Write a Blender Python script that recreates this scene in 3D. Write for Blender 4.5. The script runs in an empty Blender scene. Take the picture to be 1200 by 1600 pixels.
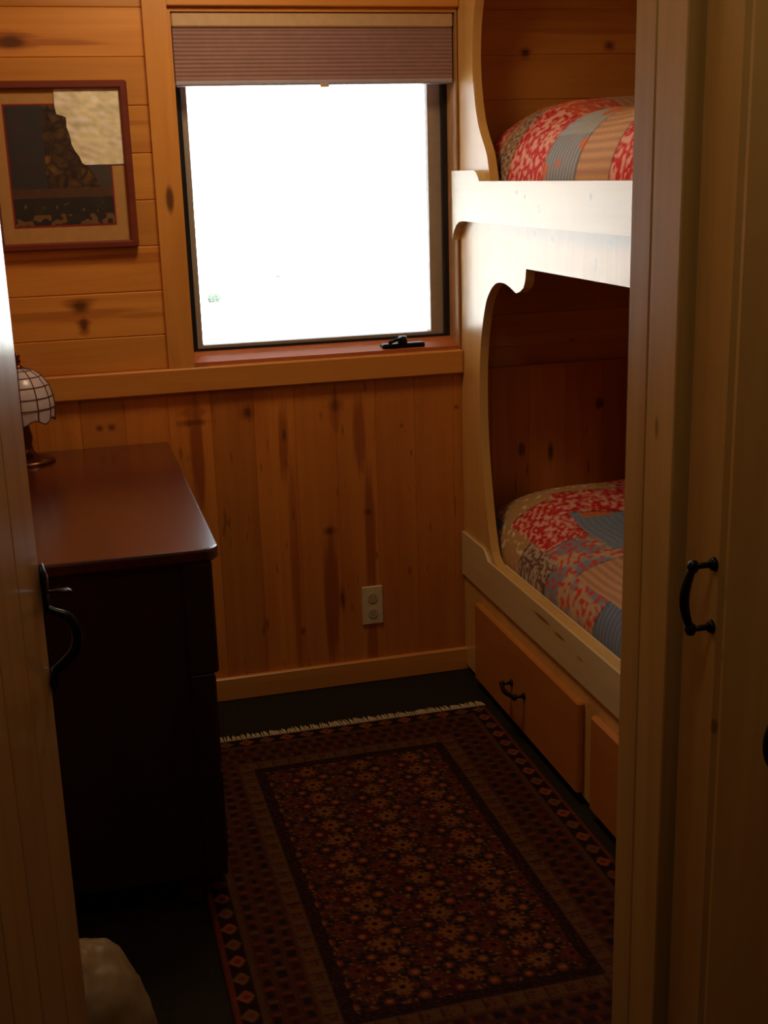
import bpy, math, random
import numpy as np
from mathutils import Vector, Matrix, noise
random.seed(7)
sc = bpy.context.scene
COL = sc.collection

# ------------------------------------------------------------------ camera
YAW, PITCH, ROLL, FPX = 0.25427729, 0.2710481, -0.02986277, 1905.466
cy, sy, ct, st = math.cos(YAW), math.sin(YAW), math.cos(PITCH), math.sin(PITCH)
fwd = Vector((sy*ct, cy*ct, -st)); rt = Vector((cy, -sy, 0)); up = rt.cross(fwd)
r2 = rt*math.cos(ROLL) + up*math.sin(ROLL); u2 = -rt*math.sin(ROLL) + up*math.cos(ROLL)
cam_d = bpy.data.cameras.new('camera'); cam = bpy.data.objects.new('camera', cam_d); COL.objects.link(cam)
m = Matrix((r2, u2, -fwd)).transposed().to_4x4(); m.translation = Vector((0, 0, 1.6)); cam.matrix_world = m
cam_d.sensor_fit = 'VERTICAL'; cam_d.sensor_height = 24.0; cam_d.lens = 24.0*FPX/1600
cam_d.clip_start = 0.02; cam_d.clip_end = 500
sc.camera = cam

# ------------------------------------------------------------------ light and exposure
sc.view_settings.view_transform = 'Standard'; sc.view_settings.look = 'None'
sc.view_settings.gamma = 1; sc.view_settings.use_curve_mapping = False
sc.view_settings.exposure = 0.85
sc.cycles.use_denoising = True
sc.cycles.max_bounces = 10; sc.cycles.diffuse_bounces = 6; sc.cycles.sample_clamp_indirect = 4
SKY = 1.9
w = bpy.data.worlds.new('overcast_sky'); sc.world = w; w.use_nodes = True
bg = w.node_tree.nodes['Background']; bg.inputs[0].default_value = (0.86, 0.93, 1.0, 1); bg.inputs[1].default_value = SKY
def area(name, loc, rot, sx, sy_, power, col=(1, 1, 1), portal=False):
    l = bpy.data.lights.new(name, 'AREA'); l.shape = 'RECTANGLE'; l.size = sx; l.size_y = sy_; l.energy = power; l.color = col
    o = bpy.data.objects.new(name, l); COL.objects.link(o); o.location = loc; o.rotation_euler = rot
    if portal: l.cycles.is_portal = True
    return o
area('window_portal', (0.78, 3.76, 1.56), (math.radians(-90), 0, 0), 0.9, 1.1, 1, portal=True)
area('hall_ceiling_light', (0.28, 1.10, 2.42), (0, 0, 0), 0.3, 0.3, 1.15, (1.0, 0.90, 0.66))  # added fill for the closet side, no such lamp is seen
area('room_ceiling_light', (0.45, 2.9, 2.42), (0, 0, 0), 0.35, 0.35, 4.8, (1.0, 0.74, 0.44))  # added fill that brightens the upper back wall, invented source
sl = bpy.data.lights.new('sun', 'SUN'); sl.energy = 22; sl.angle = math.radians(0.6); sl.color = (1.0, 0.97, 0.92)
so = bpy.data.objects.new('sun', sl); COL.objects.link(so); so.rotation_euler = (math.radians(38), 0, math.radians(12))

# ------------------------------------------------------------------ mesh helpers
class MB:
    def __init__(s): s.v = []; s.f = []; s.sm = []; s.mi = []
    def add(s, vs, fs, smooth=False, mi=0):
        o = len(s.v); s.v += [tuple(v) for v in vs]; s.f += [tuple(i+o for i in f) for f in fs]
        s.sm += [smooth]*len(fs); s.mi += [mi]*len(fs); return s
    def box(s, x0, x1, y0, y1, z0, z1):
        return s.add([(x0,y0,z0),(x1,y0,z0),(x1,y1,z0),(x0,y1,z0),(x0,y0,z1),(x1,y0,z1),(x1,y1,z1),(x0,y1,z1)],
            [(0,3,2,1),(4,5,6,7),(0,1,5,4),(1,2,6,5),(2,3,7,6),(3,0,4,7)])
    def bbox(s, x0, x1, y0, y1, z0, z1, c=0.004):
        # chamfered box
        X=(x0,x1);Y=(y0,y1);Z=(z0,z1); vs=[];idx={}
        for i in (0,1):
            for j in (0,1):
                for k in (0,1):
                    dx=c if i==0 else -c; dy=c if j==0 else -c; dz=c if k==0 else -c
                    idx[i,j,k,0]=len(vs); vs.append((X[i],Y[j]+dy,Z[k]+dz))
                    idx[i,j,k,1]=len(vs); vs.append((X[i]+dx,Y[j],Z[k]+dz))
                    idx[i,j,k,2]=len(vs); vs.append((X[i]+dx,Y[j]+dy,Z[k]))
        q=[(0,0),(0,1),(1,1),(1,0)]; fs=[]
        for i in (0,1):
            fs.append([idx[i,a,b,0] for a,b in q]); fs.append([idx[a,i,b,1] for a,b in q]); fs.append([idx[a,b,i,2] for a,b in q])
            for j in (0,1):
                fs.append([idx[i,j,0,0],idx[i,j,1,0],idx[i,j,1,1],idx[i,j,0,1]])
                fs.append([idx[i,0,j,0],idx[i,1,j,0],idx[i,1,j,2],idx[i,0,j,2]])
                fs.append([idx[0,i,j,1],idx[1,i,j,1],idx[1,i,j,2],idx[0,i,j,2]])
        for i in (0,1):
            for j in (0,1):
                for k in (0,1): fs.append([idx[i,j,k,t] for t in range(3)])
        cen=Vector(((x0+x1)/2,(y0+y1)/2,(z0+z1)/2)); out=[]
        for f in fs:
            p=[Vector(vs[t]) for t in f]; n=(p[1]-p[0]).cross(p[2]-p[0]); mc=sum(p,Vector())/len(p)
            out.append(f if n.dot(mc-cen)>0 else f[::-1])
        return s.add(vs, out)
    def prism(s, poly, fn, a, b):
        # poly in 2d, fn(u,v,t) -> xyz
        n = len(poly); vs = [fn(u, v, a) for u, v in poly]+[fn(u, v, b) for u, v in poly]
        fs = [tuple(range(n)), tuple(range(2*n-1, n-1, -1))]+[(i, i+n, (i+1) % n+n, (i+1) % n) for i in range(n)]
        p=[Vector(vs[i]) for i in range(n)]
        nn=Vector()
        for i in range(n): nn+=p[i].cross(p[(i+1)%n])
        if nn.dot(Vector(vs[n])-Vector(vs[0]))>0: fs=[f[::-1] for f in fs]
        return s.add(vs, fs)
    def tube(s, pts, r, seg=10, closed_ends=True, flat=1.0, flatdir=None):
        pts=[Vector(p) for p in pts]; n=len(pts); rs=r if isinstance(r,(list,tuple)) else [r]*n
        vs=[]; prev=None
        for i,p in enumerate(pts):
            t=(pts[min(i+1,n-1)]-pts[max(i-1,0)]).normalized()
            a=Vector(flatdir) if flatdir else (prev if prev else (Vector((0,0,1)) if abs(t.z)<.9 else Vector((1,0,0))))
            u=(a-t*a.dot(t)).normalized(); v=t.cross(u); prev=u
            for k in range(seg):
                an=2*math.pi*k/seg; vs.append(p+u*rs[i]*math.cos(an)*flat+v*rs[i]*math.sin(an))
        fs=[(i*seg+k,i*seg+(k+1)%seg,(i+1)*seg+(k+1)%seg,(i+1)*seg+k) for i in range(n-1) for k in range(seg)]
        if closed_ends: fs+=[tuple(range(seg))[::-1],tuple((n-1)*seg+k for k in range(seg))]
        return s.add(vs,fs,True)
    def lathe(s, prof, c=(0,0,0), seg=32, axis='z', scallop=None):
        vs=[]
        for i,(r,z) in enumerate(prof):
            for k in range(seg):
                an=2*math.pi*k/seg; dz=scallop(i,an) if scallop else 0
                p=(r*math.cos(an),r*math.sin(an),z+dz)
                if axis=='x': p=(p[2],p[0],p[1])
                if axis=='y': p=(p[0],-p[2],p[1])
                vs.append((p[0]+c[0],p[1]+c[1],p[2]+c[2]))
        n=len(prof)
        fs=[(i*seg+k,i*seg+(k+1)%seg,(i+1)*seg+(k+1)%seg,(i+1)*seg+k) for i in range(n-1) for k in range(seg)]
        return s.add(vs,fs,True)
    def build(s, name, mat, parent=None, loc=None):
        me=bpy.data.meshes.new(name); me.from_pydata(s.v,[],s.f); me.validate()
        for mt in (mat if isinstance(mat,(list,tuple)) else [mat]): me.materials.append(mt)
        if len(me.polygons)==len(s.sm):
            me.polygons.foreach_set('use_smooth',s.sm); me.polygons.foreach_set('material_index',s.mi)
        o=bpy.data.objects.new(name,me); COL.objects.link(o)
        if parent: o.parent=parent; o.matrix_parent_inverse=Matrix.Identity(4)
        if loc: o.location=loc
        return o
def tag(o, label=None, cat=None, group=None, kind=None):
    if label: o['label']=label
    if cat: o['category']=cat
    if group: o['group']=group
    if kind: o['kind']=kind
    return o
def empty(name, loc=(0,0,0), rz=0, **k):
    o=bpy.data.objects.new(name,None); COL.objects.link(o); o.location=loc; o.rotation_euler=(0,0,rz); o.empty_display_size=.05
    return tag(o,**k)
def sh(mb, dx, dy, dz):   # shift a mesh builder so it is local to its thing
    mb.v=[(a-dx,b-dy,c-dz) for a,b,c in mb.v]; return mb
def arc(c, r, a0, a1, n):
    return [(c[0]+r*math.cos(a0+(a1-a0)*i/n), c[1]+r*math.sin(a0+(a1-a0)*i/n)) for i in range(n+1)]
def spline(P, n=8):
    P=[Vector(p) for p in P]; out=[]
    for i in range(len(P)-1):
        p0=P[max(i-1,0)];p1=P[i];p2=P[i+1];p3=P[min(i+2,len(P)-1)]
        for k in range(n):
            t=k/n; out.append(tuple(.5*((2*p1)+(-p0+p2)*t+(2*p0-5*p1+4*p2-p3)*t*t+(-p0+3*p1-3*p2+p3)*t**3)))
    out.append(tuple(P[-1])); return out

# ------------------------------------------------------------------ materials
class NT:
    def __init__(s,name):
        s.m=bpy.data.materials.new(name); s.m.use_nodes=True; s.n=s.m.node_tree.nodes; s.l=s.m.node_tree.links
        s.b=s.n['Principled BSDF']; s.out=s.n['Material Output']
    def node(s,t,**k):
        x=s.n.new(t)
        for a,b in k.items(): setattr(x,a,b)
        return x
    def link(s,a,b): s.l.new(a,b)
    def math(s,op,a,b=None,c=None,clamp=False):
        x=s.node('ShaderNodeMath',operation=op,use_clamp=clamp)
        for i,v in enumerate((a,b,c)):
            if v is None: continue
            if isinstance(v,(int,float)): x.inputs[i].default_value=v
            else: s.link(v,x.inputs[i])
        return x.outputs[0]
    def mix(s,fac,a,b,mode='MIX'):
        x=s.node('ShaderNodeMix',data_type='RGBA',blend_type=mode)
        if isinstance(fac,(int,float)): x.inputs[0].default_value=fac
        else: s.link(fac,x.inputs[0])
        for i,v in ((6,a),(7,b)):
            if isinstance(v,tuple): x.inputs[i].default_value=v if len(v)==4 else v+(1,)
            else: s.link(v,x.inputs[i])
        return x.outputs[2]
    def ramp(s,fac,stops):
        x=s.node('ShaderNodeValToRGB'); e=x.color_ramp.elements
        while len(e)>1: e.remove(e[0])
        e[0].position=stops[0][0]; e[0].color=stops[0][1]+(1,) if len(stops[0][1])==3 else stops[0][1]
        for p,c in stops[1:]:
            q=e.new(p); q.color=c+(1,) if len(c)==3 else c
        s.link(fac,x.inputs[0]); return x.outputs[0]
    def noise(s,vec,scale,detail=3,rough=.5,dist=0):
        x=s.node('ShaderNodeTexNoise'); x.inputs['Scale'].default_value=scale; x.inputs['Detail'].default_value=detail
        x.inputs['Roughness'].default_value=rough; x.inputs['Distortion'].default_value=dist
        s.link(vec,x.inputs['Vector']); return x.outputs['Fac']
    def bump(s,h,strength,dist=.002):
        x=s.node('ShaderNodeBump'); x.inputs['Strength'].default_value=strength; x.inputs['Distance'].default_value=dist
        s.link(h,x.inputs['Height']); s.link(x.outputs[0],s.b.inputs['Normal'])

def wood(name, axis, light, dark, knotc=(0.06,0.018,0.006), rough=.36, knot_density=.55, marks=(), streaks=(), vary=.35, coat=0.0, flecks=False, grain=.5, mark_axis='x', coat_rough=.15):
    t=NT(name); tc=t.node('ShaderNodeTexCoord').outputs['Object']
    geo=t.node('ShaderNodeNewGeometry'); rnd=geo.outputs['Random Per Island']
    off=t.node('ShaderNodeCombineXYZ'); r10=t.math('MULTIPLY',rnd,37.0)
    for i in range(3): t.link(r10,off.inputs[i])
    add=t.node('ShaderNodeVectorMath',operation='ADD'); t.link(tc,add.inputs[0]); t.link(off.outputs[0],add.inputs[1])
    ai='xyz'.index(axis)
    mp=t.node('ShaderNodeMapping'); t.link(add.outputs[0],mp.inputs[0])
    s=[9.0]*3; s[ai]=.55; mp.inputs['Scale'].default_value=s
    n1=t.noise(mp.outputs[0],1.3,4,.55,1.2)
    mp2=t.node('ShaderNodeMapping'); t.link(add.outputs[0],mp2.inputs[0]); s=[70.0]*3; s[ai]=2.0; mp2.inputs['Scale'].default_value=s
    n2=t.noise(mp2.outputs[0],1.0,3,.6,.3)
    f=t.math('ADD',t.math('MULTIPLY',n1,1-.35*grain),t.math('MULTIPLY',n2,.35*grain))
    c=t.ramp(f,[(.28,dark),(.50,tuple((a*.6+b*.4) for a,b in zip(light,dark))),(.70,light)])
    # board to board tone
    tone=t.math('ADD',t.math('MULTIPLY',rnd,vary),1-vary/2)
    cc=t.node('ShaderNodeCombineXYZ')
    for i in range(3): t.link(tone,cc.inputs[i])
    c=t.mix(1.0,c,cc.outputs[0],'MULTIPLY')
    # random knots
    mp3=t.node('ShaderNodeMapping'); t.link(add.outputs[0],mp3.inputs[0]); s=[8.0]*3; s[ai]=2.6; mp3.inputs['Scale'].default_value=s
    v=t.node('ShaderNodeTexVoronoi'); t.link(mp3.outputs[0],v.inputs['Vector']); v.inputs['Scale'].default_value=1.0
    sep=t.node('ShaderNodeSeparateColor'); t.link(v.outputs['Color'],sep.inputs[0])
    present=t.math('LESS_THAN',sep.outputs[0],knot_density)
    wob=t.math('MULTIPLY',t.math('SUBTRACT',n1,.5),.06)
    k=t.node('ShaderNodeMapRange'); k.interpolation_type='SMOOTHSTEP'
    t.link(t.math('ADD',v.outputs['Distance'],wob),k.inputs[0]); k.inputs[1].default_value=.13; k.inputs[2].default_value=.05; k.inputs[3].default_value=0; k.inputs[4].default_value=.85
    kn=t.math('MULTIPLY',k.outputs[0],present)
    c=t.mix(kn,c,knotc)
    sx=t.node('ShaderNodeSeparateXYZ'); t.link(tc,sx.inputs[0])
    def masks(lst, soft0, soft1):
        acc=None
        for (ua,ub,ra,rb,st_) in lst:
            A=sx.outputs['xy'.index(mark_axis)]; B=sx.outputs[2]
            a=t.math('MULTIPLY',t.math('SUBTRACT',A,ua),1/ra); b=t.math('MULTIPLY',t.math('SUBTRACT',B,ub),1/rb)
            d=t.math('SQRT',t.math('ADD',t.math('MULTIPLY',a,a),t.math('MULTIPLY',b,b)))
            d=t.math('ADD',t.math('ADD',d,t.math('MULTIPLY',t.math('SUBTRACT',n2,.5),1.0)),t.math('MULTIPLY',t.math('SUBTRACT',n1,.5),1.6))
            mr=t.node('ShaderNodeMapRange'); mr.interpolation_type='SMOOTHSTEP'; t.link(d,mr.inputs[0])
            mr.inputs[1].default_value=soft0; mr.inputs[2].default_value=soft1; mr.inputs[3].default_value=0; mr.inputs[4].default_value=st_
            acc=mr.outputs[0] if acc is None else t.math('MAXIMUM',acc,mr.outputs[0])
        return acc
    if streaks: c=t.mix(masks(streaks,1.15,.55),c,(0.26,0.05,0.010))
    if marks: c=t.mix(masks(marks,1.15,.45),c,knotc)
    if flecks:
        mpf=t.node('ShaderNodeMapping'); t.link(add.outputs[0],mpf.inputs[0]); s=[60.0]*3; s[ai]=12.0; mpf.inputs['Scale'].default_value=s
        nf=t.noise(mpf.outputs[0],1.0,1,.4); mr=t.node('ShaderNodeMapRange'); t.link(nf,mr.inputs[0]); mr.inputs[1].default_value=.70; mr.inputs[2].default_value=.80; mr.inputs[4].default_value=.6
        c=t.mix(mr.outputs[0],c,(0.12,.035,.01))
    t.link(c,t.b.inputs['Base Color'])
    t.b.inputs['Roughness'].default_value=rough; t.b.inputs['Coat Weight'].default_value=coat; t.b.inputs['Coat Roughness'].default_value=coat_rough
    t.bump(n2,.12,.001)
    return t.m
def plain(name, col, rough=.5, metal=0, nscale=40, var=.15, bump=0, coat=0, emis=None, trans=0, sss=0):
    t=NT(name); tc=t.node('ShaderNodeTexCoord').outputs['Object']; n=t.noise(tc,nscale,3)
    c=t.mix(n,tuple(a*(1-var) for a in col),tuple(min(1,a*(1+var)) for a in col)); t.link(c,t.b.inputs['Base Color'])
    t.b.inputs['Roughness'].default_value=rough; t.b.inputs['Metallic'].default_value=metal; t.b.inputs['Coat Weight'].default_value=coat
    if trans: t.b.inputs['Transmission Weight'].default_value=trans
    if bump: t.bump(n,bump,.003)
    return t.m
def painted(name, rough=.9, bump=.0, bscale=300, sheen=0, coat=0):
    t=NT(name); a=t.node('ShaderNodeAttribute'); a.attribute_name='pigment'
    tc=t.node('ShaderNodeTexCoord').outputs['Object']; n=t.noise(tc,bscale,2)
    t.b.inputs['Specular IOR Level'].default_value=.5 if rough<.8 else .08
    c=t.mix(n,(.8,.8,.8),(1.2,1.2,1.2)); t.link(t.mix(1.0,a.outputs['Color'],c,'MULTIPLY'),t.b.inputs['Base Color'])
    t.b.inputs['Roughness'].default_value=rough; t.b.inputs['Sheen Weight'].default_value=sheen; t.b.inputs['Coat Weight'].default_value=coat
    if bump: t.bump(n,bump,.002)
    return t.m

L_WALL=(0.68,0.30,0.058); D_WALL=(0.50,0.17,0.025)
# (x, z, radius x, radius z, strength)
KN=[(.062,1.258,.03,.018,.8),(.068,1.205,.013,.022,.75),(-.055,1.965,.045,.018,.8),(.52,.918,.012,.018,.75),(.884,.572,.012,.012,.7),
    (.757,.522,.012,.012,.7),(.792,.918,.014,.02,.5),(.628,.84,.008,.03,.7),(.79,.37-.08,.006,.025,.6),(.36,.9,.03,.008,.5),(.085,.905,.008,.008,.6),(.12,.905,.009,.01,.65),
    (1.18,.885,.007,.007,.6),(1.41,1.93,.014,.011,.8),(1.68,1.95,.016,.012,.7),(1.70,2.09,.01,.013,.7),(1.57,1.06,.02,.02,.7),(1.40,.73,.02,.03,.7),(1.67,.86,.02,.02,.7),
    (1.03,.75,.005,.016,.6),(1.0,.84,.007,.007,.5),(.66,.2,.01,.01,.5)]
STK=[(.365,.80,.018,.18,.75),(.365,.93,.05,.015,.5),(.625,.82,.02,.16,.7),(.64,.5,.014,.36,.5),(.79,.9,.02,.07,.5),(.755,.30,.024,.24,.75),(.865,.82,.024,.16,.7),(.89,.5,.022,.28,.72),(.885,.12,.02,.1,.6)]
M={}
HS=[(.12,1.385,.30,.016,.45),(.0,1.238,.28,.02,.4),(.25,1.225,.10,.012,.35),(.03,1.965,.16,.010,.5),(.22,1.755,.10,.01,.35),(1.6,1.99,.2,.012,.3)]
M['wall_h']=wood('pine_boards_horizontal','x',L_WALL,D_WALL,streaks=HS+[(a,b,c*1.8,d*1.7,.6) for a,b,c,d,e in KN[:3]+KN[13:16]],marks=KN[:3]+KN[13:17],knot_density=.10,vary=.3,coat=.15)
M['wall_v']=wood('pine_boards_vertical','z',(0.62,0.22,0.036),(0.46,0.13,0.018),marks=KN[3:13]+KN[16:],streaks=STK+[(a,b,c*1.9,d*1.7,.6) for a,b,c,d,e in KN[3:13]],knot_density=.06,vary=.35,coat=.1,flecks=True)
M['trim_x']=wood('pine_trim_x','x',(0.66,.28,.055),(.52,.19,.03),knot_density=.08,vary=.1)
M['trim_z']=wood('pine_trim_z','z',(0.66,.29,.06),(.52,.2,.035),knot_density=.08,vary=.1)
M['sash_red']=wood('fir_window_frame','x',(0.50,.14,.035),(.36,.09,.02),knot_density=0,vary=.1,rough=.6)
M['sash_tan']=wood('fir_window_jamb','z',(0.50,.26,.10),(.36,.17,.06),knot_density=0,vary=.1)
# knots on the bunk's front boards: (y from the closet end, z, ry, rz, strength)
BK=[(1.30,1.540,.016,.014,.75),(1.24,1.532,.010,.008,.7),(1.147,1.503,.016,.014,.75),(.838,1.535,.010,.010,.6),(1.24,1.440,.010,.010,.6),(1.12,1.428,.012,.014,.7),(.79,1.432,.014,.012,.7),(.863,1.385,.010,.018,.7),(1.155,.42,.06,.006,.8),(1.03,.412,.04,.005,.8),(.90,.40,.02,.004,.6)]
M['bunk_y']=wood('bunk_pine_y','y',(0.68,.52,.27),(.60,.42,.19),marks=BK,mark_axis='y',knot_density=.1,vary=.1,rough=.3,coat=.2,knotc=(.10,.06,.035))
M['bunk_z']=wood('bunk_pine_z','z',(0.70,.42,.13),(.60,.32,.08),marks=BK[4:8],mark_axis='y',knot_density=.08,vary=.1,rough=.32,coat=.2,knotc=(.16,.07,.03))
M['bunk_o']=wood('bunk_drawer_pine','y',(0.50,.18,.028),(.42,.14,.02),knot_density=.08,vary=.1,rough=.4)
CK=[(.24,1.45,.012,.03,.6),(.43,1.22,.01,.02,.6),(.27,.80,.006,.014,.7)]
M['closet']=wood('closet_pine','z',(0.51,.32,.095),(.38,.215,.055),marks=CK,mark_axis='y',knot_density=.1,vary=.2,rough=.38,knotc=(.12,.05,.02))
M['door']=wood('door_pine','z',(0.52,.29,.085),(.40,.2,.05),knot_density=.15,vary=.15,rough=.34,coat=.5)
M['side_h']=wood('pine_side_wall','y',L_WALL,D_WALL,knot_density=.2,vary=.3)
M['ceil']=plain('tan_ceiling_boards',(.50,.36,.20),.8)
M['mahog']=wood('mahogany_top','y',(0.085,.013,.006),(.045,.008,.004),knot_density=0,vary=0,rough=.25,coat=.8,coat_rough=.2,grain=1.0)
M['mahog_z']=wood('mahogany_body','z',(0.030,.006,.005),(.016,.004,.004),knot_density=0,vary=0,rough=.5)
M['iron']=plain('black_iron',(.012,.012,.014),.32,.7,var=.3,bump=.15)
M['black']=plain('black_rubber',(.01,.01,.011),.45)
M['blackframe']=plain('black_window_gasket',(.012,.013,.018),.3)
M['sashgrey']=plain('grey_brown_screen_rail',(.36,.28,.22),.4)
M['floor']=plain('charcoal_carpet',(.019,.014,.008),.95,nscale=180,var=.5,bump=.5)
M['floor'].node_tree.nodes['Principled BSDF'].inputs['Specular IOR Level'].default_value=.1
M['drywall']=plain('hall_wall',(.14,.09,.05),.8)
M['snow']=plain('pale_ground',(.8,.82,.78),.9,nscale=.4,var=.05)
M['leaf']=plain('green_foliage',(.052,.068,.054),.9,nscale=8,var=.4)
M['plate']=plain('ivory_plastic',(.62,.50,.30),.35)
M['plate2']=plain('ivory_socket',(.5,.4,.24),.35)
M['hdr']=plain('tan_headrail',(.55,.36,.20),.4)
M['cell']=plain('taupe_cellular_fabric',(.30,.165,.15),.85)
M['botrail']=plain('grey_bottom_rail',(.38,.34,.42),.4)
M['frame']=wood('picture_frame_wood','x',(0.20,.04,.02),(.12,.02,.012),knot_density=0,vary=0,rough=.35)
M['mat']=plain('picture_mat_tan',(.46,.245,.08),.9)
M['redline']=plain('picture_mat_red',(.28,.02,.02),.9)
M['print']=painted('picture_print',.5,bscale=60)
M['rug']=painted('rug_wool',.95,.6,400)
M['quilt']=painted('quilt_cotton',.85,.3,250,sheen=.05)
M['fringe']=plain('rug_fringe_cotton',(.50,.36,.20),.95)
M['shade']=plain('capiz_glass',(.55,.45,.48),.25,nscale=25,var=.2)
M['lead']=plain('copper_came',(.10,.05,.035),.4,.6)
M['bronze']=plain('bronze_base',(.18,.06,.03),.28,.85)
M['bag']=plain('cream_plastic',(.26,.17,.08),.5,nscale=12,bump=.3)
M['mattress']=plain('mattress_ticking',(.5,.45,.4),.9)
t=NT('window_glass'); t.n.remove(t.b)
tr=t.node('ShaderNodeBsdfTransparent'); tr.inputs[0].default_value=(.97,.98,.98,1); gl=t.node('ShaderNodeBsdfGlossy'); gl.inputs['Roughness'].default_value=0.02
fr=t.node('ShaderNodeFresnel'); fr.inputs[0].default_value=1.45; mx=t.node('ShaderNodeMixShader')
t.link(fr.outputs[0],mx.inputs[0]); t.link(tr.outputs[0],mx.inputs[1]); t.link(gl.outputs[0],mx.inputs[2]); t.link(mx.outputs[0],t.out.inputs[0]); M['glass']=t.m

# ------------------------------------------------------------------ setting
XL,XR,YB,YF,ZC=-.30,2.12,3.6,-1.6,2.45
def board(mb, orient, a0, a1, l0, l1, face, thick=.018, c=.003):
    """V-edged board on a wall. orient 'bh' back wall horizontal (a=z,l=x), 'bv' back wall vertical (a=x,l=z), 'rh' right wall (a=z,l=y; face is x, faces -x), 'lh' left wall, 'dv' vertical on a plane x=face facing -x (a=y,l=z)"""
    p=[(a0,thick),(a0,c),(a0+c,0),(a1-c,0),(a1,c),(a1,thick)]
    fn={'bh':lambda u,v,t:(t,face+v,u),'bv':lambda u,v,t:(u,face+v,t),'rh':lambda u,v,t:(face+v,t,u),'lh':lambda u,v,t:(face-v,t,u),
        'dv':lambda u,v,t:(face+v,u,t),'dvl':lambda u,v,t:(face-v,u,t),'ch':lambda u,v,t:(u,t,face+v)}[orient]
    return mb.prism(p,fn,l0,l1)
PITCH_B=.1265
def rows(lo,hi,phase,pitch=PITCH_B):
    k=math.floor((lo-phase)/pitch); out=[]
    while phase+k*pitch<hi-1e-6:
        a=max(lo,phase+k*pitch); b=min(hi,phase+(k+1)*pitch)
        if b-a>.008: out.append((a,b))
        k+=1
    return out
WX0,WX1,WZ0,WZ1=.362,1.197,1.067,2.054
def struct(mb,name,mat,parent=None):
    o=mb.build(name,mat,parent)
    if not parent: o['kind']='structure'
    return o
# back wall: backing with a window hole
mb=MB(); y0,y1=YB+.018,YB+.16
mb.box(XL-.1,WX0,y0,y1,0,ZC); mb.box(WX1,XR+.1,y0,y1,0,ZC); mb.box(WX0,WX1,y0,y1,0,WZ0-.02); mb.box(WX0,WX1,y0,y1,WZ1,ZC)
wb=struct(mb,'wall_back',M['trim_x'])
mb=MB()
for a,b in rows(1.066,ZC,1.166-PITCH_B):
    board(mb,'bh',a,b,XL,.297,YB); board(mb,'bh',a,b,1.2,XR,YB)
    if a>WZ1-.06: board(mb,'bh',max(a,WZ1),b,.297,1.2,YB)
mb.build('upper_boards',M['wall_h'],wb)
mb=MB()
for a,b in rows(XL,XR,.918): board(mb,'bv',a,b,0,1.0,YB,c=.002)
mb.build('wainscot_boards',M['wall_v'],wb)
struct(MB().box(XL-.12,XR+.12,YF-.1,YB+.16,-.1,0),'floor',M['floor'])
mb=MB().box(XL-.12,XR+.12,YF-.1,YB+.16,ZC+.018,ZC+.12); 
for a,b in rows(XL,XR,0,.14): board(mb,'ch',a,b,YF,YB,ZC)
struct(mb,'ceiling',M['ceil'])
mb=MB().box(XR+.018,XR+.12,YF,YB,0,ZC)
for a,b in rows(0,ZC,1.166): board(mb,'rh',a,b,YF,YB,XR)
struct(mb,'wall_right',M['side_h'])
mb=MB().box(XL-.12,XL-.018,YF,YB,0,ZC)
for a,b in rows(0,ZC,1.166): board(mb,'lh',a,b,YF,YB,XL)
struct(mb,'wall_left',M['side_h'])
struct(MB().box(XL-.12,XR+.12,YF-.1,YF,0,ZC),'wall_front',M['drywall'])
# baseboard, chair rail, casings
struct(MB().bbox(XL,1.215,YB-.018,YB,0,.078,.004),'baseboard_back',M['trim_x'])
struct(MB().bbox(XL,1.199,YB-.024,YB+.03,.994,1.0668,.004),'trim_1',M['trim_x'])
struct(MB().bbox(.297,WX0+.002,YB-.016,YB+.001,1.0665,2.13,.001),'trim_2',M['trim_z'])
struct(MB().bbox(WX0,1.1995,YB-.016,YB,WZ1+.0005,2.13,.003),'trim_3',M['trim_x'])
# window
win=empty('window_1',(0,0,0),kind='structure')
GY=3.70
fm=MB(); fm.box(WX0-.001,WX0+.012,YB,GY+.05,WZ0-.02,WZ1); fm.build('left_jamb',M['trim_z'],win)
MB().box(WX1-.006,WX1,YB,GY+.05,WZ0,WZ1).build('right_jamb',M['sash_tan'],win)
MB().box(WX0+.012,WX1-.006,YB,GY+.05,WZ1-.012,WZ1).build('head_jamb',M['trim_x'],win)
# sloped interior stop under the glass
MB().prism([(YB-.002,1.060),(YB-.002,1.078),(3.66,1.088),(3.69,1.10),(GY+.05,1.10),(GY+.05,1.060)],lambda u,v,t:(t,u,v),WX0+.012,WX1-.006).build('sill',M['sash_red'],win)
def ringframe(x0,x1,z0,z1,w_l,w_r,w_b,w_t,ya,yb):
    return MB().box(x0,x0+w_l,ya,yb,z0,z1).box(x1-w_r,x1,ya,yb,z0,z1).box(x0+w_l,x1-w_r,ya,yb,z0,z0+w_b).box(x0+w_l,x1-w_r,ya,yb,z1-w_t,z1)
ringframe(WX0+.012,WX1-.006,1.10,WZ1-.012,.022,.018,.006,.02,3.685,3.715).build('gasket',M['blackframe'],win)
ringframe(WX0+.034,WX1-.024,1.106,WZ1-.032,.018,.040,.008,.03,3.70,3.74).build('sash',M['sashgrey'],win)
MB().box(WX0+.05,WX1-.06,3.716,3.722,1.112,WZ1-.06).build('pane',M['glass'],win)
cr=MB(); cr.bbox(.95,1.085,3.608,3.644,1.076,1.094,.004); 
cr.lathe([(0,.016),(.012,.015),(.015,.0),(.015,-.01),(0,-.01)],(1.015,3.616,1.100),16)
co=cr.build('crank_handle',M['iron'],win)
MB().tube([(1.015,3.611,1.110),(.99,3.597,1.108),(.965,3.594,1.099)],[.006,.005,.006],8).build('crank_lever',M['iron'],co)

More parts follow.
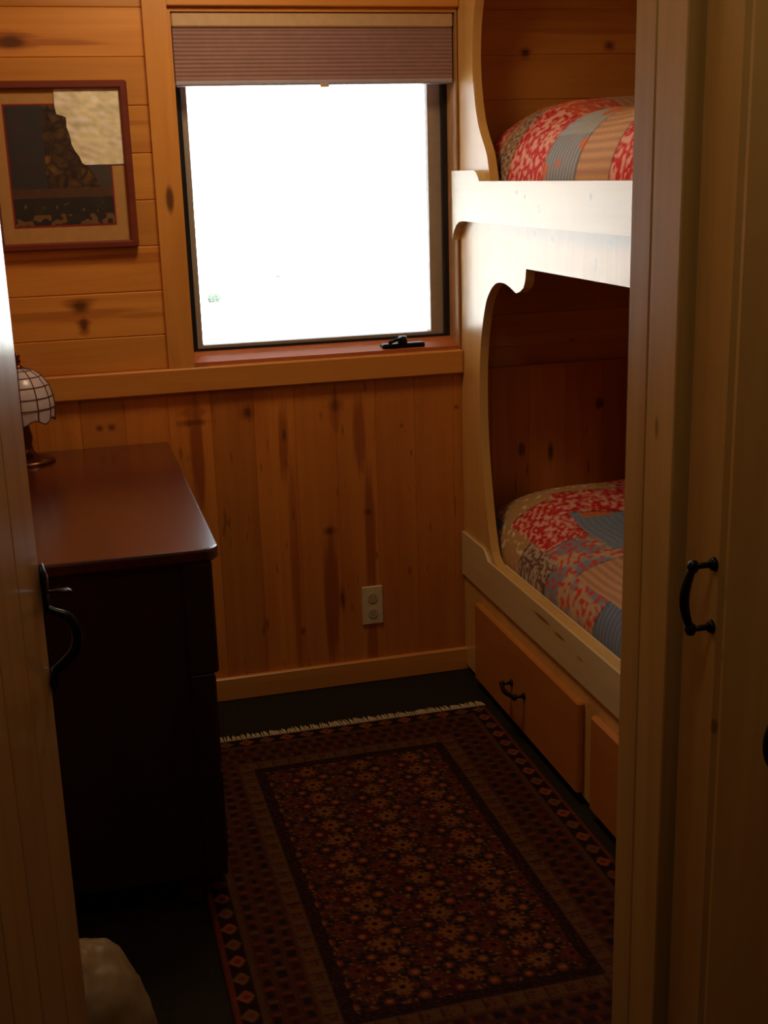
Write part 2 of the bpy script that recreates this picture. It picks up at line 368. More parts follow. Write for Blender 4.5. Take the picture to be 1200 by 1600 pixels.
# window shade
sd=empty('window_shade',(.785,3.63,1.85),label='half-raised taupe pleated cellular shade across the top of the window',cat='window shade')
def loc(mb,o): return sh(mb,*o.location)
loc(MB().bbox(.376,1.188,3.605,3.655,2.002,2.041,.004),sd).build('head_rail',M['hdr'],sd)
pl=MB(); n=13; z0,z1=1.862,2.002
prof=[(3.612,z0)]
for i in range(n):
    a=z0+(z1-z0)*i/n; h=(z1-z0)/n; prof+=[(3.6115,a+h*.5),(3.6135,a+h)]
prof+=[(3.648,z1)]
for i in reversed(range(n)):
    a=z0+(z1-z0)*i/n; h=(z1-z0)/n; prof+=[(3.652,a+h*.5),(3.645,a)]
pl.prism(prof,lambda u,v,t:(t,u,v),.378,1.186); loc(pl,sd).build('pleated_fabric',M['cell'],sd)
loc(MB().bbox(.377,1.187,3.608,3.652,1.849,1.862,.003),sd).build('bottom_rail',M['botrail'],sd)
loc(MB().bbox(.787,.812,3.604,3.609,1.842,1.852,.001),sd).build('pull_tab',M['hdr'],sd)

# outdoors
struct(MB().box(-150,150,YB+6,300,-3.2,-3.0),'ground',M['snow'])
def shrub(x,y,z,r,name,label):
    mb=MB()
    import bmesh
    bm=bmesh.new(); bmesh.ops.create_icosphere(bm,subdivisions=3,radius=1)
    vs=[]
    for v in bm.verts:
        d=1+.35*noise.noise(v.co*3+Vector((x,y,0))); vs.append((v.co.x*r*d*1.2,v.co.y*r*d,(v.co.z*d+.85)*r*.9))
    fs=[[v.index for v in f.verts] for f in bm.faces]; bm.free(); mb.add(vs,fs)
    o=mb.build(name,M['leaf'],loc=(x,y,z)); tag(o,label,'shrub'); return o
def gp(px,py,z=-3.0):
    c=Vector(((px-600)/FPX,-(py-800)/FPX)); d=r2*c.x+u2*c.y+fwd; tt=(z-1.6)/d.z; return Vector((0,0,1.6))+d*tt
p=gp(335,472); shrub(p.x,p.y,-3,.22,'shrub','low pale green shrub outside near the left edge of the window glass')
p=gp(435,434); shrub(p.x,p.y,-3,.10,'shrub','tiny faint green shrub standing alone in the middle of the bright ground outside')

# ------------------------------------------------------------------ bunk bed
BX=1.20; BY0=1.76
bk=empty('bunk_bed',(BX,BY0,0),label='built-in pine bunk bed with two arched openings and drawers below',cat='bunk bed')
low=[(3.595,.478-.12),(3.595,1.50)]
def face_outline():
    # lower opening, (y,z): starts at right bottom, goes over to the left bottom
    L=spline([(3.10,1.284),(3.13,1.277),(3.16,1.285),(3.22,1.296),(3.286,1.291),(3.34,1.262),(3.379,1.216),(3.415,1.12),(3.43,1.02),(3.431,.90),(3.42,.788),(3.40,.69),(3.379,.608),(3.355,.53),(3.324,.471),(3.27,.447)],4)
    L=[(3.056,1.346),(3.062,1.315),(3.075,1.295)]+L
    return L
L=face_outline(); mid=(3.595+BY0)/2
Rr=[(2*mid-y,z) for y,z in reversed(L)]
fp=MB()
T=.026
def yz(mb,poly,x0=BX,x1=BX+T): return mb.prism(poly,lambda u,v,t:(t,u,v),x0,x1)
# far post (left of opening) polygons kept simple: split into pieces
def quadstrip(mb,curve,edge,x0,x1):
    """fill between curve points and a straight y=edge line"""
    for (ya,za),(yb,zb) in zip(curve[:-1],curve[1:]):
        if abs(za-zb)<1e-5: continue
        vs=[(x0,ya,za),(x0,yb,zb),(x0,edge,zb),(x0,edge,za),(x1,ya,za),(x1,yb,zb),(x1,edge,zb),(x1,edge,za)]
        mb.add(vs,[(0,1,2,3),(7,6,5,4),(0,4,5,1)])
cur=[q for q in L if q[1]<=1.2961]
# one closed polygon ring: outer rectangle with the opening as a notch through the header
def ngon_face(mb,outer,x0,x1):
    from mathutils.geometry import tessellate_polygon
    tris=tessellate_polygon([[Vector((0,y,z)) for y,z in ring] for ring in outer]); flat=[q for r in outer for q in r]
    n=len(flat); vs=[(x0,y,z) for y,z in flat]+[(x1,y,z) for y,z in flat]; fs=[]
    for a,b,c in tris:
        pa,pb,pc=[Vector((x0,)+flat[i]) for i in (a,b,c)]
        if (pb-pa).cross(pc-pa).x>0: a,b=b,a
        fs.append((a,b,c)); fs.append((c+n,b+n,a+n))
    o=0
    for ri,ring in enumerate(outer):
        m_=len(ring); area2=sum(ring[i][0]*ring[(i+1)%m_][1]-ring[(i+1)%m_][0]*ring[i][1] for i in range(m_))
        for i in range(m_):
            a=o+i;b=o+(i+1)%m_; f=(a,b,b+n,a+n)
            if (area2>0)^(ri>0): f=f[::-1]
            fs.append(f)
        o+=m_
    mb.add(vs,fs)
hole=L+Rr
ngon_face(fp,[[(3.597,.02),(3.597,1.52),(BY0,1.52),(BY0,.02)],hole],BX,BX+T)
loc(fp,bk).build('lower_face_panel',M['bunk_z'],bk)
U=spline([(3.325,1.56),(3.34,1.60),(3.36,1.645),(3.40,1.69),(3.43,1.73),(3.455,1.79),(3.47,1.86),(3.473,1.92),(3.465,1.99),(3.445,2.05),(3.41,2.12),(3.36,2.18),(3.29,2.22)],4)
UR=[(2*mid-y,z) for y,z in reversed(U)]
fp=MB(); ngon_face(fp,[[(3.597,1.52),(3.597,2.44),(BY0,2.44),(BY0,1.52)],U+UR],BX,BX+T)
loc(fp,bk).build('upper_face_panel',M['bunk_z'],bk)
def rail(zb,zt,zs,proud,scroll):
    poly=[(BY0,zb),(3.50,zb)]
    if scroll: poly+=[(3.53,zb-.003),(3.556,zb-.012),(3.576,zb-.026),(3.589,zb-.042),(3.5955,zb-.058)]
    else: poly+=[(3.5955,zb)]
    poly+=[(3.5955,zs),(3.40,zs)]+[(3.40-.05*i/5,zs-(zs-zt)*(i/5)**2) for i in range(1,6)]+[(3.30,zt),(BY0,zt)]
    return MB().prism(poly,lambda u,v,t:(t,u,v),BX-proud,BX-.0005)
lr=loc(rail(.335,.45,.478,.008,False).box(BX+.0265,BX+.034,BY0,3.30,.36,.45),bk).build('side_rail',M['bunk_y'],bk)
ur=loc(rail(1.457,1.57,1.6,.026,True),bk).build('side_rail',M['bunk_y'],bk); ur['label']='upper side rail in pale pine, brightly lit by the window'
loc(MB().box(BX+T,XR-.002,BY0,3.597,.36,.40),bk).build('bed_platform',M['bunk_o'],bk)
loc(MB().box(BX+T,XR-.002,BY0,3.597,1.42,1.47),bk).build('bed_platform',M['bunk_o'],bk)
loc(MB().box(BX+.05,BX+.07,BY0,3.597,0,.03),bk).build('toe_kick',M['black'],bk)
def pull(loc_, axis_y=True, h=.10, out=.03, vertical=False, parent=None, mirror=1):
    mb=MB()
    d=Vector((0,1,0)) if not vertical else Vector((0,0,1)); n=Vector((-1,0,0))*mirror; c=Vector(loc_)
    for s_ in (-1,1):
        q=c+d*s_*h/2
        mb.tube([q,q+n*.006],[.011,.008],12); mb.tube([q,q+n*out],[.005,.0045],8)
        mb.lathe([(0,.010),(.006,.008),(.0095,0),(.006,-.008),(0,-.010)],tuple(q+n*out),12)
    pts=[c+d*(-h/2+h*i/12)+n*(out+.012*math.sin(math.pi*i/12)) for i in range(13)]
    mb.tube(pts,[.0055+.002*math.sin(math.pi*i/12) for i in range(13)],8)
    return mb
for i,(ya,yb) in enumerate(((2.640,3.442),(1.79,2.565))):
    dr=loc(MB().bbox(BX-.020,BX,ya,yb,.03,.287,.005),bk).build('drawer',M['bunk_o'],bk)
    loc(pull((BX-.02,(ya+yb)/2+.02,.150)),bk).build('handle',M['iron'],dr)

# ------------------------------------------------------------------ quilts
def quilt_color(u,v,seed):
    """u across from the rail side, v along from the window end; metres"""
    n1=noise.noise(Vector((u*52,v*52,seed*3.1))); n2=noise.noise(Vector((u*95,v*95,seed*5.7+9)))
    n3=noise.noise(Vector((u*13,v*13,seed+4)))
    red=(.52,.02,.02); pink=(.70,.34,.25); cream=(.70,.55,.36); blue=(.20,.24,.32); tan=(.56,.30,.15); purple=(.20,.03,.06); orange=(.62,.14,.04); grey=(.34,.34,.33)
    def mx(a,b,t): t=max(0,min(1,t)); return tuple(x*(1-t)+y*t for x,y in zip(a,b))
    S=math.sin
    def k_red(): return mx(mx(red,pink,(n1-.08)*5),pink,(n2-.15)*4)
    def k_blue(): return mx(mx(blue,(.10,.11,.15),(S(v*330)*.5+.5)*.7*(u<.18)),orange,(n3-.34)*9)
    def k_grey(): return mx(mx(grey,(.12,.13,.18),(S(v*330)*.5+.5)*.75*(u<.15)),orange,(n3-.30)*9)
    def k_tan(): return mx(tan,(.25,.12,.08),(S(u*230)*.5+.5)*.55)
    def k_beige(): return mx((.45,.24,.09),cream,(n1-.22)*6)
    def k_purp(): return mx((.30,.07,.09),pink,(n1-.1)*4)
    def k_rose(): return mx((.48,.22,.20),(.60,.36,.32),(n2+.2)*2)
    def k_mix(): return mx(mx((.50,.33,.20),blue,(n3+.12)*5),(.58,.06,.03),(n1-.03)*6)
    def k_white(): return mx((.48,.35,.24),(.16,.07,.05),(n2+.1)*4)
    if seed==3:   # bands running over the side
        B=[(.16,k_beige),(.26,k_red),(.30,k_tan),(.39,k_white),(.64,k_red),(.85,k_grey),(1.04,k_tan),(1.25,k_red),(1.46,k_blue),(1.66,k_mix),(2,k_tan)]
        for e,f in B:
            if v<e: c=f(); break
        if u>.27: c=mx(c,orange,.55) if u<.42 else k_tan()
        pe=[e for e,_ in B]
    else:
        v2=v-.25*(u-.1)
        if u<.10: B=[(.20,k_blue),(.42,k_beige),(.62,k_white),(.95,k_mix),(1.2,k_blue),(1.5,k_tan),(2,k_red)]
        elif u<.27: B=[(.24,k_beige),(.52,k_red),(.74,k_mix),(1.02,k_tan),(1.24,k_blue),(1.5,k_red),(2,k_tan)]
        elif u<.48: B=[(.20,k_beige),(.36,k_red),(.66,k_blue),(.9,k_mix),(1.2,k_red),(2,k_tan)]
        else: B=[(.24,k_red),(.34,k_purp),(.62,k_rose),(.9,k_blue),(1.3,k_tan),(2,k_red)]
        for e,f in B:
            if v2<e: c=f(); break
        pe=[e for e,_ in B]; v=v2
    if min(abs(v-e) for e in pe)<.004: c=tuple(x*.55 for x in c)
    return c
def paint(o, cols):
    me=o.data; a=me.color_attributes.new('pigment','FLOAT_COLOR','CORNER')
    nl=len(me.loops); li=np.zeros(nl,dtype=np.int32); me.loops.foreach_get('vertex_index',li)
    c=np.ones((len(me.vertices),4),dtype=np.float32); c[:len(cols),:3]=np.array(cols,dtype=np.float32); a.data.foreach_set('color',c[li].ravel())
def quilt(z0,crest,seed,offv,label,name='quilt'):
    W=XR-.01-(BX+T+.012); Ln=3.588-(BY0+.01); nu,nv=180,370
    vs=[];cols=[]
    r=.17
    for j in range(nv+1):
        yv=3.588-Ln*j/nv; d=Ln*j/nv
        for i in range(nu+1):
            u=W*(i/nu)**1.7; du=min(u,W-u)
            f=1.0
            if du<r: f*=math.sqrt(max(0,1-(1-du/r)**2))
            re=.10; de=min(d,Ln-d)
            if de<re: f*=.35+.65*math.sqrt(max(0,1-(1-de/re)**2))
            pil=math.exp(-((d-.26)/.17)**4)*math.exp(-((u-.42)/.34)**4)*.05
            h=(crest-z0)*f+pil*f
            h+=.007*noise.noise(Vector((u*7,d*7,seed)))*f+.010*f*noise.noise(Vector((u*2.5,d*2.5,seed+7)))
            st_=.003*abs(math.sin((d)*math.pi/.022))*f if int(d/.215)%2 else .003*abs(math.sin((u)*math.pi/.022))*f
            vs.append((BX+T+.012+u, yv, z0+h+st_))
            arcl=u+(crest-z0)*f*.8
            cols.append(quilt_color(arcl,d+offv,seed))
    fs=[(j*(nu+1)+i,(j+1)*(nu+1)+i,(j+1)*(nu+1)+i+1,j*(nu+1)+i+1) for j in range(nv) for i in range(nu)]
    mb=MB(); mb.add(vs,fs,True)
    # underside skirt
    b=len(vs); ring=[i for i in range(nu+1)]+[j*(nu+1)+nu for j in range(1,nv+1)]+[nv*(nu+1)+i for i in range(nu-1,-1,-1)]+[j*(nu+1) for j in range(nv-1,0,-1)]
    zb_=.401 if z0<1 else 1.471
    low_=[(vs[i][0],vs[i][1],zb_) for i in ring]; m_=len(ring)
    mb.v+=low_
    for i in range(m_):
        mb.f.append((ring[i],ring[(i+1)%m_],b+(i+1)%m_,b+i)); mb.sm.append(False); mb.mi.append(0)
    mb.f.append(tuple(b+i for i in range(m_))); mb.sm.append(False); mb.mi.append(0)
    o=(BX+.45,2.7,zb_); sh(mb,*o)
    q=mb.build(name,M['quilt'],loc=o); paint(q,cols+[cols[i] for i in ring])
    tag(q,label,'quilt','patchwork quilts on the bunks'); return q
quilt(.46,.60,1,.02,'patchwork quilt on the lower bunk, behind the low side rail')
quilt(1.55,1.735,3,.10,'patchwork quilt on the upper bunk, above the bright white rail')

# ------------------------------------------------------------------ dresser
dx0,dx1,dy0,dy1,dt=-.20,.279,2.45,3.575,.855
ds=empty('dresser',(.04,3.0,0),label='long dark mahogany dresser against the wall under the framed picture',cat='dresser')
rr=.03
top=[(dx0,dy0),(dx1-rr,dy0)]+[(dx1-rr+rr*math.sin(a),dy0+rr*(1-math.cos(a))) for a in [i*math.pi/16 for i in range(1,9)]]+[(dx1,dy1),(dx0,dy1)]
ins=lambda k:[( (dx0+k if x<dx0+.01 else x-k*(1 if x>dx1-rr-.001 else 0)), (y+k if y<dy0+rr-.001 else (y-k if y>dy1-.01 else y))) for x,y in top]
tp=MB(); lay=[(ins(.006),dt-.030),(top,dt-.024),(top,dt-.006),(ins(.002),dt-.0015),(ins(.006),dt)]
n=len(top); vs=[(x,y,z) for pl_,z in lay for x,y in pl_]; fs=[(k*n+i,k*n+(i+1)%n,(k+1)*n+(i+1)%n,(k+1)*n+i) for k in range(4) for i in range(n)]+[tuple(range(n))[::-1],tuple(4*n+i for i in range(n))]
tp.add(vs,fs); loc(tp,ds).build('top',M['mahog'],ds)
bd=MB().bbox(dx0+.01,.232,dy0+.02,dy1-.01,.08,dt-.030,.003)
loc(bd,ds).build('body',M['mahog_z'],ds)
loc(MB().bbox(.20,.251,dy0+.012,dy1-.01,.08,.57,.003),ds).build('front_post_frame',M['mahog_z'],ds)
dd=loc(MB().bbox(.20,.262,dy0+.008,dy1-.008,.572,dt-.030,.005),ds).build('drawer',M['mahog_z'],ds); dd['label']='overhanging top drawer'
for k,(za,zb) in enumerate(((.335,.55),(.10,.315))):
    loc(MB().bbox(.251,.258,dy0+.05,dy1-.05,za,zb,.003),ds).build('drawer',M['mahog_z'],ds)
for x in (dx0+.05,.17):
    for y in (dy0+.06,dy1-.06):
        loc(MB().prism([(-.03,.08),(.03,.08),(.022,0.0125),(-.022,0.0125)],lambda u,v,t:(x+u,t,v),y-.03,y+.03),ds).build('foot',M['mahog_z'],ds)

# ------------------------------------------------------------------ lamp
lp=empty('table_lamp',(-.12,3.45,dt),label='small table lamp with white leaded glass shade and bronze base on the dresser',cat='lamp')
MB().lathe([(0,0),(.074,0),(.076,.005),(.070,.011),(.045,.016),(.03,.02),(.02,.03),(.016,.05),(.02,.07),(.016,.09),(.011,.11),(.016,.13),(.011,.16),(.006,.2),(0,.2)],seg=28).build('lamp_base',M['bronze'],lp)
nseg=48
sprof=[(.012,.262),(.035,.256),(.058,.240),(.075,.215),(.084,.185),(.087,.155),(.083,.128)]
sc_=lambda i,an:(-.014*(.5+.5*math.cos(an*8)) if i==6 else 0)
MB().lathe(sprof,seg=nseg,scallop=sc_).lathe([(r-.003,z) for r,z in sprof],seg=nseg,scallop=sc_).build('lamp_shade',M['shade'],lp)
ld=MB()
for k in range(12):
    an=2*math.pi*k/12; ld.tube([(r*1.01*math.cos(an),r*1.01*math.sin(an),z+(sc_(i,an))) for i,(r,z) in enumerate(sprof)],.0016,6)
for i in (1,2,3,4,5):
    r,z=sprof[i]; ld.tube([(r*1.01*math.cos(a),r*1.01*math.sin(a),z) for a in [2*math.pi*q/36 for q in range(37)]],.0014,6)
ld.tube([(sprof[6][0]*1.01*math.cos(a),sprof[6][0]*1.01*math.sin(a),sprof[6][1]+sc_(6,a)) for a in [2*math.pi*q/48 for q in range(49)]],.0018,6)
ld.build('lead_lines',M['lead'],lp)
MB().lathe([(0,.258),(.014,.26),(.012,.268),(.005,.272),(.010,.280),(.006,.288),(.010,.294),(.003,.304),(0,.306)],seg=16).build('finial',M['bronze'],lp)

# ------------------------------------------------------------------ picture
pc=empty('framed_picture',(.06,3.597,1.65),label='framed cliff print in tan mat and brown frame on the board wall',cat='picture')
px0,px1,pz0,pz1=-.145,.240,1.418,1.865
def ring2(x0,x1,z0,z1,w_,ya,yb): return ringframe(x0,x1,z0,z1,w_,w_,w_,w_,ya,yb)
mb=MB()
for (a0,a1,b0,b1) in ((px0,px1,pz0,pz0+.022),(px0,px1,pz1-.022,pz1)): mb.bbox(a0,a1,3.572,3.597,b0,b1,.005)
for (a0,a1) in ((px0,px0+.022),(px1-.022,px1)): mb.bbox(a0,a1,3.5725,3.597,pz0+.004,pz1-.004,.005)
loc(mb,pc).build('frame',M['frame'],pc)
loc(MB().box(px0+.015,px1-.015,3.588,3.594,pz0+.015,pz1-.015),pc).build('mat_board',M['mat'],pc)
ax0,ax1,az0,az1=-.088,.180,1.487,1.803
loc(MB().box(ax0-.004,ax1+.004,3.5865,3.588,az0-.004,az1+.004),pc).build('red_border',M['redline'],pc)
nx,nz=150,176; vs=[];cols=[]
for j in range(nz+1):
    for i in range(nx+1):
        x=ax0+(ax1-ax0)*i/nx; z=az0+(az1-az0)*j/nz; vs.append((x,3.586,z))
        n=noise.noise(Vector((x*60,z*60,1))); n2_=noise.noise(Vector((x*25,z*25,5))); n4=noise.noise(Vector((x*130,z*130,3)))
        c=(.035,.028,.03)
        if z>1.585:
            edge=.022+.075*(max(0,1.80-z)/.2)**1.3+.015*n2_
            if .006<x<.04+edge:
                cell=noise.voronoi(Vector((x*30+n*.25,z*34+n2_*.3,0)))[0]; crack=min(1,(cell[1]-cell[0])*2.2)*(.55+.45*noise.cell(Vector((x*30,z*34,0))))*(.8+.5*n4)
                c=(.20*crack+.03*n+.02,.085*crack+.02*n+.01,.018*crack+.005)
            elif x<=.006: c=(.032+.01*n2_,.026,.03)
            else: c=(.06,.045,.04)
        else:
            c=(.02+.02*max(0,n2_),.015+.01*max(0,n2_),.014)
            if n4*.5+n>.55: c=(.14,.07,.03)
            if z<1.515 and n>.05: c=(.16,.08,.03)
            if z>1.56: c=(.08+.02*n,.035,.02)
        cols.append(c)
fs=[(j*(nx+1)+i,j*(nx+1)+i+1,(j+1)*(nx+1)+i+1,(j+1)*(nx+1)+i) for j in range(nz) for i in range(nx)]
mb=MB(); mb.add(vs,fs); a=loc(mb,pc).build('print',M['print'],pc); paint(a,cols)
# glass reflection painted as a pale sheet over the upper right corner
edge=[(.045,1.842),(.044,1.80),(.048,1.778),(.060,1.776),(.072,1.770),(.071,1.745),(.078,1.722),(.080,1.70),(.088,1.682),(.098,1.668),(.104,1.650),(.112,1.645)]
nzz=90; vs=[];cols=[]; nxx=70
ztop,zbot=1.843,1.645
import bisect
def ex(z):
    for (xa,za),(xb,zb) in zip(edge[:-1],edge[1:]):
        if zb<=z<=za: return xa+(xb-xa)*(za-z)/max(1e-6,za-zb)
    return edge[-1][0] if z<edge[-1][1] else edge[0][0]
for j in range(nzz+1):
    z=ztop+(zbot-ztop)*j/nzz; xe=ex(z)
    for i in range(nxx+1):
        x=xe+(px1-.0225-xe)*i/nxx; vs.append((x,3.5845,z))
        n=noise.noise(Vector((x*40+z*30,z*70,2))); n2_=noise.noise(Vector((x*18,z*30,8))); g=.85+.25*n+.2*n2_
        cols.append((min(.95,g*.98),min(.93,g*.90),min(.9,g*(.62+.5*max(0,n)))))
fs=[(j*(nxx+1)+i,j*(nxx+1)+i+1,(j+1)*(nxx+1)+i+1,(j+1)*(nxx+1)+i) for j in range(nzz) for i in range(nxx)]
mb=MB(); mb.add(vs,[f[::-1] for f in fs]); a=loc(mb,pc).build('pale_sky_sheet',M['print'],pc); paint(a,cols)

# ------------------------------------------------------------------ outlet
ol=empty('wall_outlet',(.888,YB,.262),label='ivory duplex wall outlet on the vertical pine wainscot',cat='outlet')
loc(MB().bbox(.853,.922,YB-.006,YB,.197,.325,.002),ol).build('cover_plate',M['plate'],ol)
for z in (.287,.235):
    r_=loc(MB().prism(arc((.888,z),.0165,0,2*math.pi,24)[:-1],lambda u,v,t:(u,t,v),YB-.0085,YB-.006),ol).build('receptacle',M['plate2'],ol)
    loc(MB().box(.881,.8825,YB-.009,YB-.0084,z-.002,z+.007).box(.8935,.895,YB-.009,YB-.0084,z-.002,z+.006).box(.8865,.8895,YB-.009,YB-.0084,z-.009,z-.006),ol).build('slots',M['black'],r_)

# ------------------------------------------------------------------ rug
RW,RL=.957,1.52; rx0,ry1=.200,3.285
nu,nv=240,380
def rosette(x,y,r):
    rr_=math.hypot(x,y)/r; an=math.atan2(y,x); pet=.78+.22*math.cos(an*8)
    return rr_,rr_<pet
def rug_color(u,v):
    d=min(u,RW-u,v,RL-v); along=v if min(u,RW-u)<min(v,RL-v) else u
    ns=noise.noise(Vector((u*160,v*160,0)))
    maroon=(.085,.020,.012); dark=(.022,.010,.010); tan=(.15,.08,.03); orange=(.24,.08,.022); navy=(.018,.014,.020); rust=(.14,.035,.016); brown=(.085,.045,.02)
    if d<.012: return rust
    if d<.055:
        p=(along%.06)/.06-.5; q=(d-.033)/.022; h=abs(q)*.7+abs(p)*1.6
        if h<.28: return rust
        if h<.62: return orange if int(along/.06)%2 else tan
        return dark
    if d<.066: return brown
    if d<.165:
        p=(along%.040)/.040-.5; lane=(d-.066)/.033; li=int(lane); fl=lane%1-.5
        p2=((along+.02*(li%2))%.040)/.040-.5; wv=.12*noise.noise(Vector((u*30,v*30,7)))
        if abs(fl)>.43: return brown if ns>0 else maroon
        if abs(p2)<.26+wv and abs(fl)<.24+wv: return (navy,dark,(.045,.012,.012))[(li+int(along/.12))%3]
        if abs(p2)>.40 and abs(fl)<.30: return rust if (int(along/.04)%3) else (.10,.06,.025)
        return (.060,.026,.014) if ns>-.15 else maroon
    if d<.205:
        q=(d-.185)/.02; p=(along%.044)/.044
        if abs(q)>.82: return brown
        if p<.42 and abs(q)<.55: return (.11,.06,.03) if ns>0 else maroon
        if p>.9: return (.05,.02,.012)
        return (.125,.068,.028) if ns<.2 else (.10,.052,.022)
    if d<.232: return dark if ns<.3 else maroon
    pit=.074; uu=u-.232; vv=v-.232
    row=int(vv//(pit*.5)); best=None
    for rk in (row-1,row,row+1,row+2):
        ck=round((uu-(rk%2)*pit*.5)/pit)
        cx,cy_=ck*pit+(rk%2)*pit*.5, rk*pit*.5
        e=math.hypot(uu-cx,vv-cy_)
        if best is None or e<best[0]: best=(e,uu-cx,vv-cy_,rk,ck)
    e,dx_,dy_,rk,ck=best
    big=rk%2==0; h=(rk*5+ck*3)%4
    rad=.033 if big else .025
    rr_=e/rad; an=math.atan2(dy_,dx_); pet=.76+.24*math.cos(an*8)
    bright=(.30,.115,.028); gold=(.24,.13,.035)
    if big:
        if rr_<.22: return bright if h!=2 else gold
        if rr_<.42: return maroon if h%2 else rust
        if rr_<pet: return navy if h!=1 else (.05,.008,.010)
    else:
        if rr_<.26: return dark
        if rr_<pet*1.05: return ((.22,.085,.022),(.12,.028,.014),(.20,.095,.026),(.10,.03,.016))[h]
    ns2=noise.noise(Vector((u*110,v*110,4)))
    if ns2>.22: return gold if ns>0 else tan
    return maroon if ns2<-.05 else (.05,.022,.012)
rg=empty('rug',(rx0+RW/2,ry1-RL/2,0),rz=math.radians(0.0),label='dark red oriental rug with fringed end and rosette field on the floor',cat='rug')
vs=[];cols=[]
for j in range(nv+1):
    for i in range(nu+1):
        u=RW*i/nu; v=RL*j/nv; vs.append((rx0+u,ry1-v,.011+.0012*noise.noise(Vector((u*5,v*5,2)))-(0.006 if i in(0,nu) or j in (0,nv) else 0))); cols.append(tuple(q*g_ for q,g_ in zip(rug_color(u,v),(.72,.52,.40))))
fs=[(j*(nu+1)+i,(j+1)*(nu+1)+i,(j+1)*(nu+1)+i+1,j*(nu+1)+i+1) for j in range(nv) for i in range(nu)]
mb=MB(); mb.add(vs,fs,True); b=len(vs)
ring=[i for i in range(nu+1)]+[j*(nu+1)+nu for j in range(1,nv+1)]+[nv*(nu+1)+i for i in range(nu-1,-1,-1)]+[j*(nu+1) for j in range(nv-1,0,-1)]
mb.v+=[(vs[i][0],vs[i][1],.001) for i in ring]; m_=len(ring)
for i in range(m_): mb.f.append((ring[i],ring[(i+1)%m_],b+(i+1)%m_,b+i)); mb.sm.append(False); mb.mi.append(0)
a=loc(mb,rg).build('pile',M['rug'],rg); paint(a,cols+[cols[i] for i in ring])
for end in (0,1):
    fr_=MB(); k=0; x=rx0+.003
    y_=ry1 if end==0 else ry1-RL; sg=1 if end==0 else -1
    while x<rx0+RW-.003:
        ln=.030+random.random()*.014; bx=random.uniform(-.007,.007)
        fr_.tube([(x,y_-.012*sg,.0125),(x+bx*.4,y_+ln*.5*sg,.009),(x+bx,y_+ln*sg,.004)],[.0030,.0028,.0016],5)
        x+=.0062+random.random()*.002
    f_=loc(fr_,rg).build('fringe',M['fringe'],rg); f_['kind']='stuff'

# ------------------------------------------------------------------ plank doors
def thumb_latch(mb_parent, yl, z, side, mat):
    """grip handle on a door face at local x=0 facing +x*side, centre z"""
    s_=side; h=MB()
    h.tube([(0.004*s_,yl,z+.090),(.006*s_,yl,z+.070),(.006*s_,yl,z+.045),(.006*s_,yl,z+.025)],[.006,.014,.012,.011],10,flat=.35,flatdir=(1,0,0))
    g=spline([(.006*s_,yl,z+.028),(.016*s_,yl,z+.022),(.032*s_,yl,z+.014),(.042*s_,yl,z-.008),(.038*s_,yl,z-.032),(.022*s_,yl,z-.050),(.009*s_,yl,z-.062),(.005*s_,yl,z-.082)],4)
    h.tube(g,[.005+.0028*math.sin(math.pi*i/(len(g)-1)) for i in range(len(g))],8)
    h.tube([(.004*s_,yl,z-.058),(.004*s_,yl,z-.078),(.004*s_,yl,z-.094)],[.007,.011,.004],8,flat=.35,flatdir=(1,0,0))
    o=h.build('door_handle',mat,mb_parent)
    MB().tube([(.002*s_,yl,z+.050),(.02*s_,yl,z+.052),(.034*s_,yl,z+.052),(.041*s_,yl,z+.050)],[.004,.006,.009,.004],10,flat=.3,flatdir=(0,0,1)).build('thumb_lever',mat,o)
    return o
def door(name, hinge, free, th, side, widths, mat, handle_in=.055, hz=1.03, height=2.03):
    hx,hy=hinge; fx,fy=free; Wd=math.hypot(fx-hx,fy-hy); ang=math.atan2(-(fx-hx),(fy-hy))
    d=empty(name,(hx,hy,0),ang,kind='structure')
    mb=MB(); y=Wd; ws=list(widths)
    k=0
    while y>.001:
        w_=ws[k%len(ws)]; a=max(0,y-w_)
        if side>0: board(mb,'dvl',a,y,.01,height,0,th)
        else: board(mb,'dv',a,y,.01,height,0,th)
        y=a; k+=1
    mb.build('door_leaf',mat,d)
    thumb_latch(d,Wd-handle_in,hz,side,M['iron'])
    return d
door('door_1',(-.203,.855),(-.057,1.6),.035,1,(.118,),M['door'],handle_in=.004,hz=1.028)
door('door_2',(.835,.32),(.660,1.10),.030,-1,(.40,),M['closet'],handle_in=.118,hz=1.053)
struct(MB().box(XL,-.215,.80,.865,0,ZC),'trim_4',M['trim_z'])

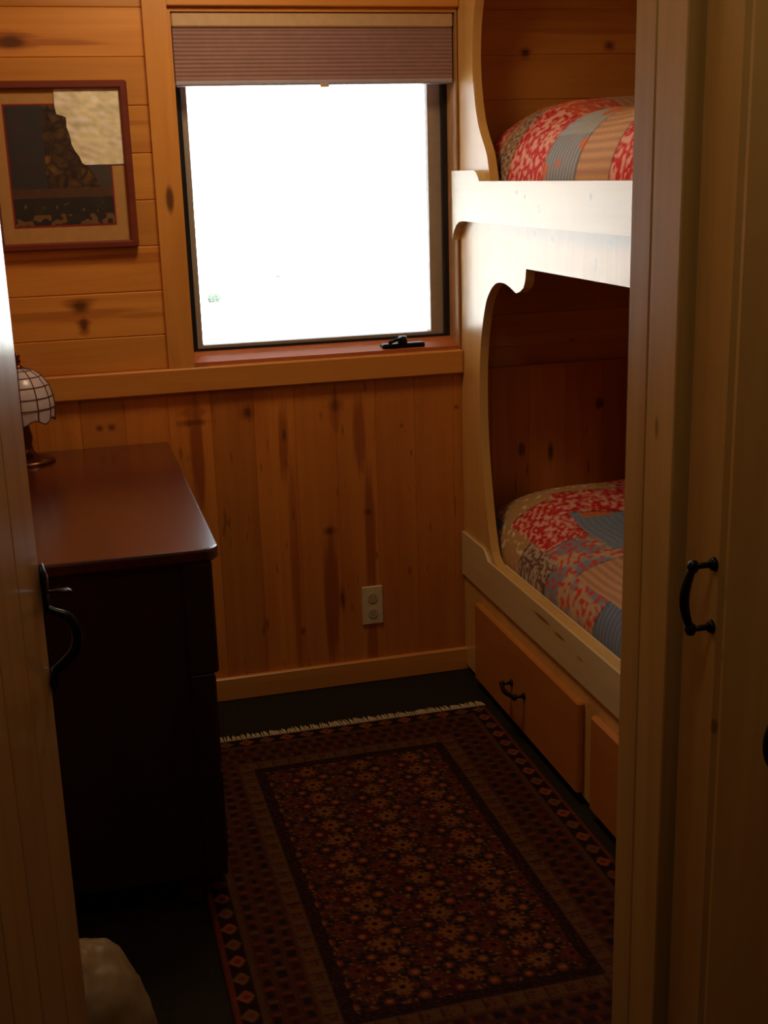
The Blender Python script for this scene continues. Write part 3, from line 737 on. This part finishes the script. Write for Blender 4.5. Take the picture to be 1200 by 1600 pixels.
# ------------------------------------------------------------------ closet
cl=empty('closet',(1.2,1.2,0),label='tall built-in pine closet with a boarded door on the right',cat='closet')
CX=.85; CY0,CY1=.20,1.735
loc(MB().box(CX+.045,XR-.002,CY0,CY1-.001,0,ZC-.002),cl).build('cabinet_body',M['closet'],cl)
mb=MB(); board(mb,'dv',1.668,CY1,0,ZC-.002,CX,.045,.003); board(mb,'dv',1.579,1.666,0,ZC-.002,CX,.045,.002)
loc(mb,cl).build('face_frame',M['closet'],cl)
mb=MB()
y=1.577
for w_ in (.113,.15,.15,.15,.15): board(mb,'dv',y-w_,y,.02,ZC-.03,CX+.022,.02,.009); y-=w_
cd=loc(mb,cl).build('door',M['closet'],cl)
loc(pull((CX+.022,1.485,1.0),vertical=True,h=.095,out=.034),cl).build('handle',M['iron'],cd)
mb=MB(); board(mb,'dv',CY0,.75,0,ZC-.002,CX+.02,.025,.003); loc(mb,cl).build('side_board',M['closet'],cl)

# ------------------------------------------------------------------ bag
mb=MB(); vs=[]; NA,NB=56,30
for j in range(NB+1):
    ph=math.pi*.5*j/NB
    for i in range(NA):
        an=2*math.pi*i/NA; d=Vector((math.cos(an)*math.cos(ph),math.sin(an)*math.cos(ph),math.sin(ph)))
        k=1+.05*noise.noise(d*2.2)+.045*abs(noise.noise(d*5+Vector((3,1,2))))+.02*abs(noise.noise(d*12))
        sq=(abs(d.x)**2.15+abs(d.y)**2.15+abs(d.z)**2.15)**(-1/2.15)
        vs.append((d.x*.135*k*sq,d.y*.135*k*sq,d.z*.27*k*sq))
fs=[(j*NA+i,j*NA+(i+1)%NA,(j+1)*NA+(i+1)%NA,(j+1)*NA+i) for j in range(NB) for i in range(NA)]+[tuple(range(NA))[::-1]]
mb.add(vs,fs,True)
tag(mb.build('plastic_bag',M['bag'],loc=(-.085,2.0,.001)),'rounded cream plastic bag on the floor between the open door and the dresser','bag')

# ------------------------------------------------------------------ added housings around the two fill lights (above the frame)
for i,(cx_,cy_,h_) in enumerate(((.28,1.10,.15),(.45,2.9,.175))):
    mb=MB(); a=h_+.02
    mb.box(cx_-a,cx_+a,cy_-a,cy_-h_,2.415,ZC).box(cx_-a,cx_+a,cy_+h_,cy_+a,2.415,ZC).box(cx_-a,cx_-h_,cy_-h_,cy_+h_,2.415,ZC).box(cx_+h_,cx_+a,cy_-h_,cy_+h_,2.415,ZC)
    struct(mb,'trim_%d'%(5+i),M['plate'])
